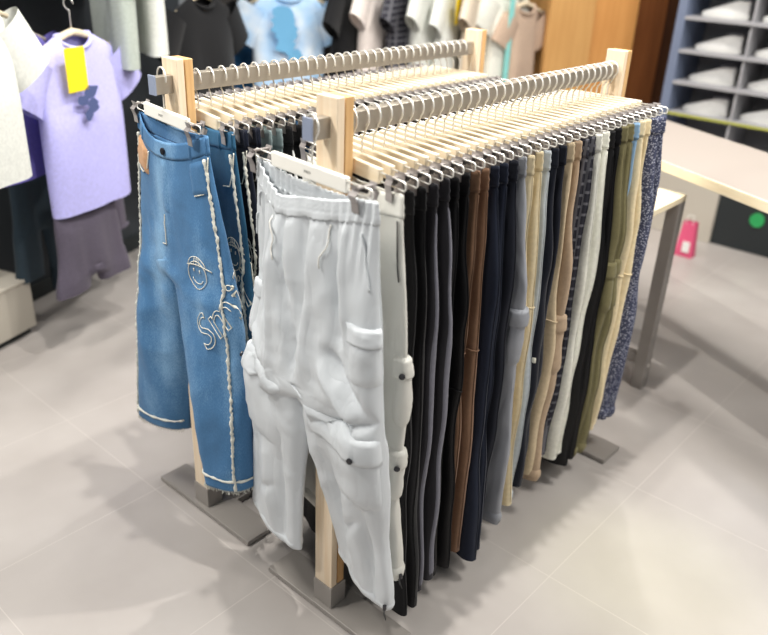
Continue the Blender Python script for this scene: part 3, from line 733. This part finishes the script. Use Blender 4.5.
for k, (q, lab, mt, ex, z) in enumerate(row):
    hang_tee('shirt', lab, *w2(q,.28), z, Y2+R(48 if k < 6 else 22), M[mt], w=.34 if k < 6 else .24, L=.62 if k < 7 else .46, sleeve=.14, seed=20+k, tagc=M['yellow'] if ex == 'tag' else None, band=M['aqua'] if ex == 'aqua' else None, hl='shirt hanger of the '+' '.join(lab.split(',')[0].split()[:9]))
def facing(root, xy, z, ang):
    root.location = (xy[0], xy[1], z); root.rotation_euler = (0, 0, R(90)+ang)
def clip_hanger(xy, z, ang, label):
    h = copy_tree(hangerA); h['label'] = label; h['group'] = 'clip hangers on the left wall'
    h.location = (xy[0], xy[1], z); h.rotation_euler = (0, 0, R(90)+ang)
gl = 'trousers on the left wall'
o = rack_trousers('plum', 'plum grey shorts hanging directly below the lilac T-shirt', gl, 201, 0, 0, 0, M['plum'], L=.40, name='shorts', lw=(.16,.19,.21), hw=.16, fold=.012, thick=.03); facing(o, w1(3.06,.30), .66, Y1)
o = rack_trousers('plum', 'plum grey shorts between the lilac T-shirt hem and the blue jeans', gl, 202, 0, 0, 0, M['plum'], L=.30, name='shorts', lw=(.13,.14,.15), hw=.13, fold=.012, thick=.03); facing(o, w1(3.33,.14), .66, Y1)
o = rack_trousers('teal', 'dark teal trousers hanging below the violet T-shirt', gl, 203, 0, 0, 0, M['teal'], L=.55, name='short_trousers', lw=(.13,.14,.15), hw=.13, fold=.01, thick=.03); facing(o, w1(3.12,.0), .78, Y1)
o = rack_trousers('teal', 'dark teal trousers partly behind the plum grey shorts', gl, 204, 0, 0, 0, M['teal'], L=.62, name='short_trousers', lw=(.16,.18,.19), hw=.15, fold=.01, thick=.03); facing(o, w1(3.34,-.02), .74, Y1)
o = rack_trousers('jeanbg', 'blue jeans hanging on the back wall left below the tie-dyed T-shirt', gl, 205, 0, 0, 0, M['jeanbg'], L=.9, name='wall_jeans', lw=(.12,.14,.16), hw=.12, fold=.01, thick=.03, elastic=False); facing(o, w2(.15,.12), 1.02, Y2)
rail_bar('steel garment rail on the left wall above the lilac T-shirt', w1(2.0,.30), w1(4.3,.30), tuple(-nW1*.52), 1.36)
rail_bar('steel garment rail on the back wall above the pale shirts', w2(.08,.28), w2(1.74,.28), tuple(-nW2*.28), 1.52)
m = MB(); m.box(0, 1.6, -.2, 0, 0, .03); sh = m.build('wall_shelf', M['shelfg'], loc=(*w1(2.2,-.22), 1.30), rotz=Y1, bevel=.002); tag(sh, 'grey wall shelf high behind the lilac and white shirts', 'shelf')
# plinth
t = thing('display_plinth', 'low pale grey display plinth at the left edge of the photo', 'plinth', (.222, 1.985, 0), Y1)
m = MB(); m.box(-.9, 0, 0, .19, .03, .235); m.build('body', M['plinth'], t, bevel=.004)
m = MB(); m.box(-.905, .005, -.005, .195, .235, .25); m.build('top', M['plinth'], t, bevel=.003)
m = MB(); m.box(-.88, -.02, .02, .18, 0, .03); m.build('kick_base', M['darkcab'], t)
# wooden panels
for k, (q0, q1, mt, off, lab) in enumerate([(1.84,2.14,'ply',.30,'pale tan tall wooden panel, leftmost beside the taupe T-shirt'), (2.145,2.46,'ply2',.28,'orange tan tall wooden panel behind the near rack rear post'), (2.465,2.69,'brownp',.26,'mid brown tall wooden panel right of the orange one'), (2.695,2.86,'dbrown',.22,'dark brown tall wooden panel next to the shoe shelves')]):
    p = w2(q0, off); t = thing('wood_panel', lab, 'panel', (p[0], p[1], 0), Y2, 'tall wooden panels by the back wall')
    m = MB(); m.box(0, q1-q0, 0, .04, .06, 2.3); m.build('board', M[mt], t, bevel=.003)
    m = MB(); m.box(.01, q1-q0-.01, .008, .04, 0, .06); m.build('plinth_strip', M['darkcab'], t)
    m = MB(); m.box(.02, .05, .04, off, .1, 2.2); m.box(q1-q0-.05, q1-q0-.02, .04, off, .1, 2.2); m.build('batten', M[mt], t)
# shoe shelves
t = thing('shoe_shelf', 'grey shoe shelf unit with rows of white shoes at the right', 'shelf', (3.52, .80, 0))
for y in (0, -1.9):
    m = MB(); m.box(0, .34, y, y+.05, 0, 2.0); m.build('side_panel', M['shelfblue'] if y == 0 else M['shelfg'], t, bevel=.002)
m = MB(); m.box(.32, .34, -1.9, 0, .0, 2.0); m.build('back_panel', M['shelfback'], t)
for k, z in enumerate((.54, .71, .88, 1.05, 1.225, 1.40)):
    m = MB(); m.box(.0, .32, -1.85, 0, z-.018, z); s_ = m.build('shelf_board', M['shelfg'], t, bevel=.001)
    m = MB(); m.box(-.004, -.001, -1.84, -.0, z-.017, z-.003); m.build('price_strip', M['strip'] if k < 2 else M['shelfg'], s_)
for y in (-.355, -.66, -.97, -1.28):
    m = MB(); m.box(.01, .31, y-.012, y, .54, 1.99); m.build('divider', M['shelfg'], t, bevel=.001)
m = MB(); m.box(.02, .32, -1.85, -.40, .0, .52); cb = m.build('base_cabinet', M['darkcab'], t, bevel=.003)
m = MB(); m.box(.0, .32, -.40, -.01, .0, .52); m.build('base_panel', M['plinth'], t, bevel=.003)
def shoe(label, loc, rz, flip=1):
    t = thing('sneaker', label, 'shoe', loc, rz, 'white shoes on the shelves'); Lh = .255
    def wid(f): return .046*math.sin(PI*min(1, max(0, .06+.9*f)))**.45*(1 if f > .4 else .86+.14*f/.4)
    def ring(f, z, k=1): return None
    m = MB(); P = []
    outl = [(f, wid(f)) for f in [i/16 for i in range(17)]]
    poly = [(f*Lh, w_) for f, w_ in outl]+[(f*Lh, -w_) for f, w_ in outl[::-1]]
    for z, g in ((0, .96), (.006, 1.0), (.024, 1.0), (.027, .95)): P.append([Vector(((x-Lh/2)*g*flip, y*g, z)) for x, y in poly])
    m.grid(P, cyc=True); m.add(P[0], [tuple(range(len(poly)))]); m.build('sole', M['sole'], t, smooth=False)
    m = MB(); P = []
    top = lambda f: interp([(0, .092), (.12, .098), (.32, .088), (.5, .072), (.75, .050), (1, .030)], f)
    for j in range(8):
        v = j/7; row = []
        for x, y in poly:
            f = x/Lh; z = .025+(top(f)-.025)*v; g = (1-.10*v-.55*max(0, v-.55)*(1 if f > .42 else .55)); row.append(Vector(((x-Lh/2)*(.97-.03*v)*flip, y*.97*g, z)))
        P.append(row)
    m.grid(P, cyc=True); m.add(P[-1], [tuple(range(len(poly)))]); m.build('upper', M['shoe'], t, smooth=True)
    m = MB()
    for q in range(5):
        f = .42+.07*q; z = top(f)+.002; m.tube([((f*Lh-Lh/2)*flip, y*.02, z-abs(y)*.004) for y in (-1, -.5, 0, .5, 1)], .0022, 5)
    m.build('laces', M['sole'], t, smooth=True)
    m = MB(); m.tube([((.20*Lh-Lh/2+.045*math.cos(2*PI*k/14))*flip, .022*math.sin(2*PI*k/14), top(.2)+.002-.002*math.cos(2*PI*k/14)) for k in range(14)], .005, 6, closed=True); m.build('padded_collar', M['insole'], t, smooth=True)
    return t
rows = ['second lowest', 'middle', 'second highest visible', 'topmost visible']
for k, z in enumerate((.71, .88, 1.05, 1.225)):
    for c, y in enumerate((.62, .29, -.01)):
        if c == 2 and k > 4: continue
        col = ['column nearest the wooden panels', 'second column from the wooden panels', 'third column from the wooden panels'][c]
        shoe(f'white shoe on the {rows[k]} shelf, {col}', (3.63, y, z), R(90), 1)
# boxes at the shelf foot
t = thing('pink_bag', 'small pink paper bag on the floor before the shoe shelves', 'bag', (3.22, .42, 0))
m = MB(); m.add([(-.03,-.05,0),(.03,-.05,0),(.03,.05,0),(-.03,.05,0),(-.02,-.035,.2),(.02,-.035,.2),(.02,.035,.2),(-.02,.035,.2)], [(0,1,2,3),(0,1,5,4),(1,2,6,5),(2,3,7,6),(3,0,4,7)]); m.build('bag_body', M['pink'], t, solid=.001)
m = MB(); m.tube([(-.02, -.018, .19), (-.02, -.016, .24), (-.02, .016, .24), (-.02, .018, .19)], .002, 5); m.build('handle', M['sole'], t)
m = MB(); m.box(-.035, -.029, -.03, .01, .03, .09); m.build('white_panel', M['sole'], t)
t = thing('green_sign', 'small round green sign on the dark base under the shoe shelves', 'sign', (3.538, .17, .20))
m = MB(); m.cyl((-.006, 0, 0), (.0, 0, 0), .04, 20); m.build('disc', M['green'], t)
m = MB(); m.tube([(-.006, .038*math.cos(2*PI*k/20), .038*math.sin(2*PI*k/20)) for k in range(20)], .003, 6, closed=True); m.build('rim', M['green'], t)
# big display table (nested) and the lower one
t = thing('display_table', 'large pale display table with a cream edge at the right', 'table', (2.02, .64, .015), R(-116.5))
m = MB(); m.box(0, 2.5, 0, .50, .832, .86); tp = m.build('table_top', M['tabletop'], t, bevel=.003)
m = MB(); m.box(-.004, 2.504, -.006, 0, .826, .860); m.build('edge_strip', M['edge'], tp, bevel=.001)
for x in (.03, 2.4):
    for y in (.12, .44):
        m = MB(); m.box(x, x+.045, y, y+.045, -.015, .832); m.build('leg', M['steel'], t, bevel=.002)
for y in (.13, .45): 
    m = MB(); m.box(.075, 2.4, y, y+.03, .80, .832); m.build('apron', M['steel'], t, bevel=.001)
t = thing('side_table', 'lower cream topped table tucked beside the speckled navy trousers', 'table', (1.69, -.07, 0))
m = MB(); m.box(-.34, .0, -.0, .30, .762, .786); m.build('table_top', M['edge'], t, bevel=.003)
for x, y in ((-.05, 0), (-.05, .25)):
    m = MB(); m.box(x, x+.05, y, y+.045, 0, .762); lg = m.build('leg', M['steel'], t, bevel=.002)
    m = MB(); m.cyl((x+.025, y-.003, .10), (x+.025, y, .10), .008, 10); m.build('bolt', M['chrome'], lg)
for x in (-.34,):
    for y in (.25,):
        m = MB(); m.box(x, x+.05, y, y+.045, 0, .762); m.build('leg', M['steel'], t, bevel=.002)
m = MB(); m.box(-.04, -.012, .045, .25, .10, .14); m.build('stretcher', M['steel'], t, bevel=.001)
m = MB(); m.box(-.29, -.05, .262, .285, .10, .14); m.build('stretcher', M['steel'], t, bevel=.001)

# ------------------------------------------------------------------ camera
cam = bpy.data.cameras.new('camera'); co = bpy.data.objects.new('camera', cam); C.objects.link(co)
co.location = (-1.0575, -1.0485, 1.5812); co.rotation_euler = (1.1148, -.0396, -.8397)
cam.sensor_width = 36; cam.lens = 788.78/768*36; cam.clip_start = .05
cam.dof.use_dof = True; cam.dof.focus_distance = 1.85; cam.dof.aperture_fstop = (cam.lens/1000)/.0175
bpy.context.scene.camera = co
# ------------------------------------------------------------------ light
sce = bpy.context.scene
w = bpy.data.worlds.new('shop_ambient'); w.use_nodes = True; sce.world = w
w.node_tree.nodes['Background'].inputs[0].default_value = (.93, .97, 1, 1); w.node_tree.nodes['Background'].inputs[1].default_value = .36
def lamp(loc, aim, power, size, col=(1,.96,.9), spot=None, blend=.4):  # makes the overhead spots and the added fill lights alike
    l = bpy.data.lights.new('ceiling_or_fill_lamp', 'SPOT' if spot else 'AREA'); l.energy = power; l.color = col
    if spot: l.spot_size = R(spot); l.spot_blend = blend; l.shadow_soft_size = size
    else: l.shape = 'DISK'; l.size = size
    o = bpy.data.objects.new('ceiling_or_fill_lamp', l); C.objects.link(o); o.location = loc
    o.rotation_euler = (Vector(aim)-Vector(loc)).to_track_quat('-Z', 'Y').to_euler(); return o
lamp((.25, .08, 3.3), (.3, .1, 0), 300, .03, spot=100)
lamp((1.05, .04, 3.3), (1.0, .05, 0), 270, .03, spot=100)
lamp((2.6, .9, 3.2), (.9, .3, .3), 220, .06, spot=85)
lamp((-1.7, 1.0, 2.9), (-.05, .1, .6), 250, .10, spot=70)  # added at the side so grazing light brings out the folds
lamp((-2.2, -.7, 2.9), (.0, .1, .6), 100, .30, spot=80)  # weak fill added for the trouser fronts
lamp((.9, -2.5, 2.7), (.6, .0, .5), 165, .45, spot=85)  # broad fill added for the trousers' right sides, soft-edged shadows
lamp((-1.1, 1.0, 3.2), (-1.0, 1.0, 0), 35, .5)  # area light added to brighten the left floor
lamp((1.0, -1.3, 3.2), (1.0, -1.0, 0), 95, .5)  # same for the open floor on the right
lamp((.9, -.9, 3.2), (.70, -.55, 0), 150, .1, col=(.9,1,.2), spot=14, blend=1)  # invented coloured spot, tints a patch of floor yellow-green
lamp((1.3, -1.0, 3.2), (1.08, -.72, 0), 110, .1, col=(.6,.75,1), spot=16, blend=1)  # its bluish partner, also invented for the floor glow
lamp((2.6, -1.6, 3.1), (2.6, -.6, 0), 55, .4)
lamp((-.9, 1.2, 3.1), (-.7, 1.2, 0), 50, .5)
lamp((1.6, 1.4, 3.0), (2.4, 2.6, 1.0), 32, .3)
lamp((2.4, .6, 3.0), (3.5, .5, .9), 60, .3)
lamp((-.2, 1.0, 2.8), (.3, 2.0, .8), 25, .3)
vs_ = sce.view_settings; sce.display_settings.display_device = 'sRGB'
vs_.view_transform = 'Standard'; vs_.look = 'None'; vs_.gamma = 1; vs_.use_curve_mapping = False; vs_.exposure = -.80
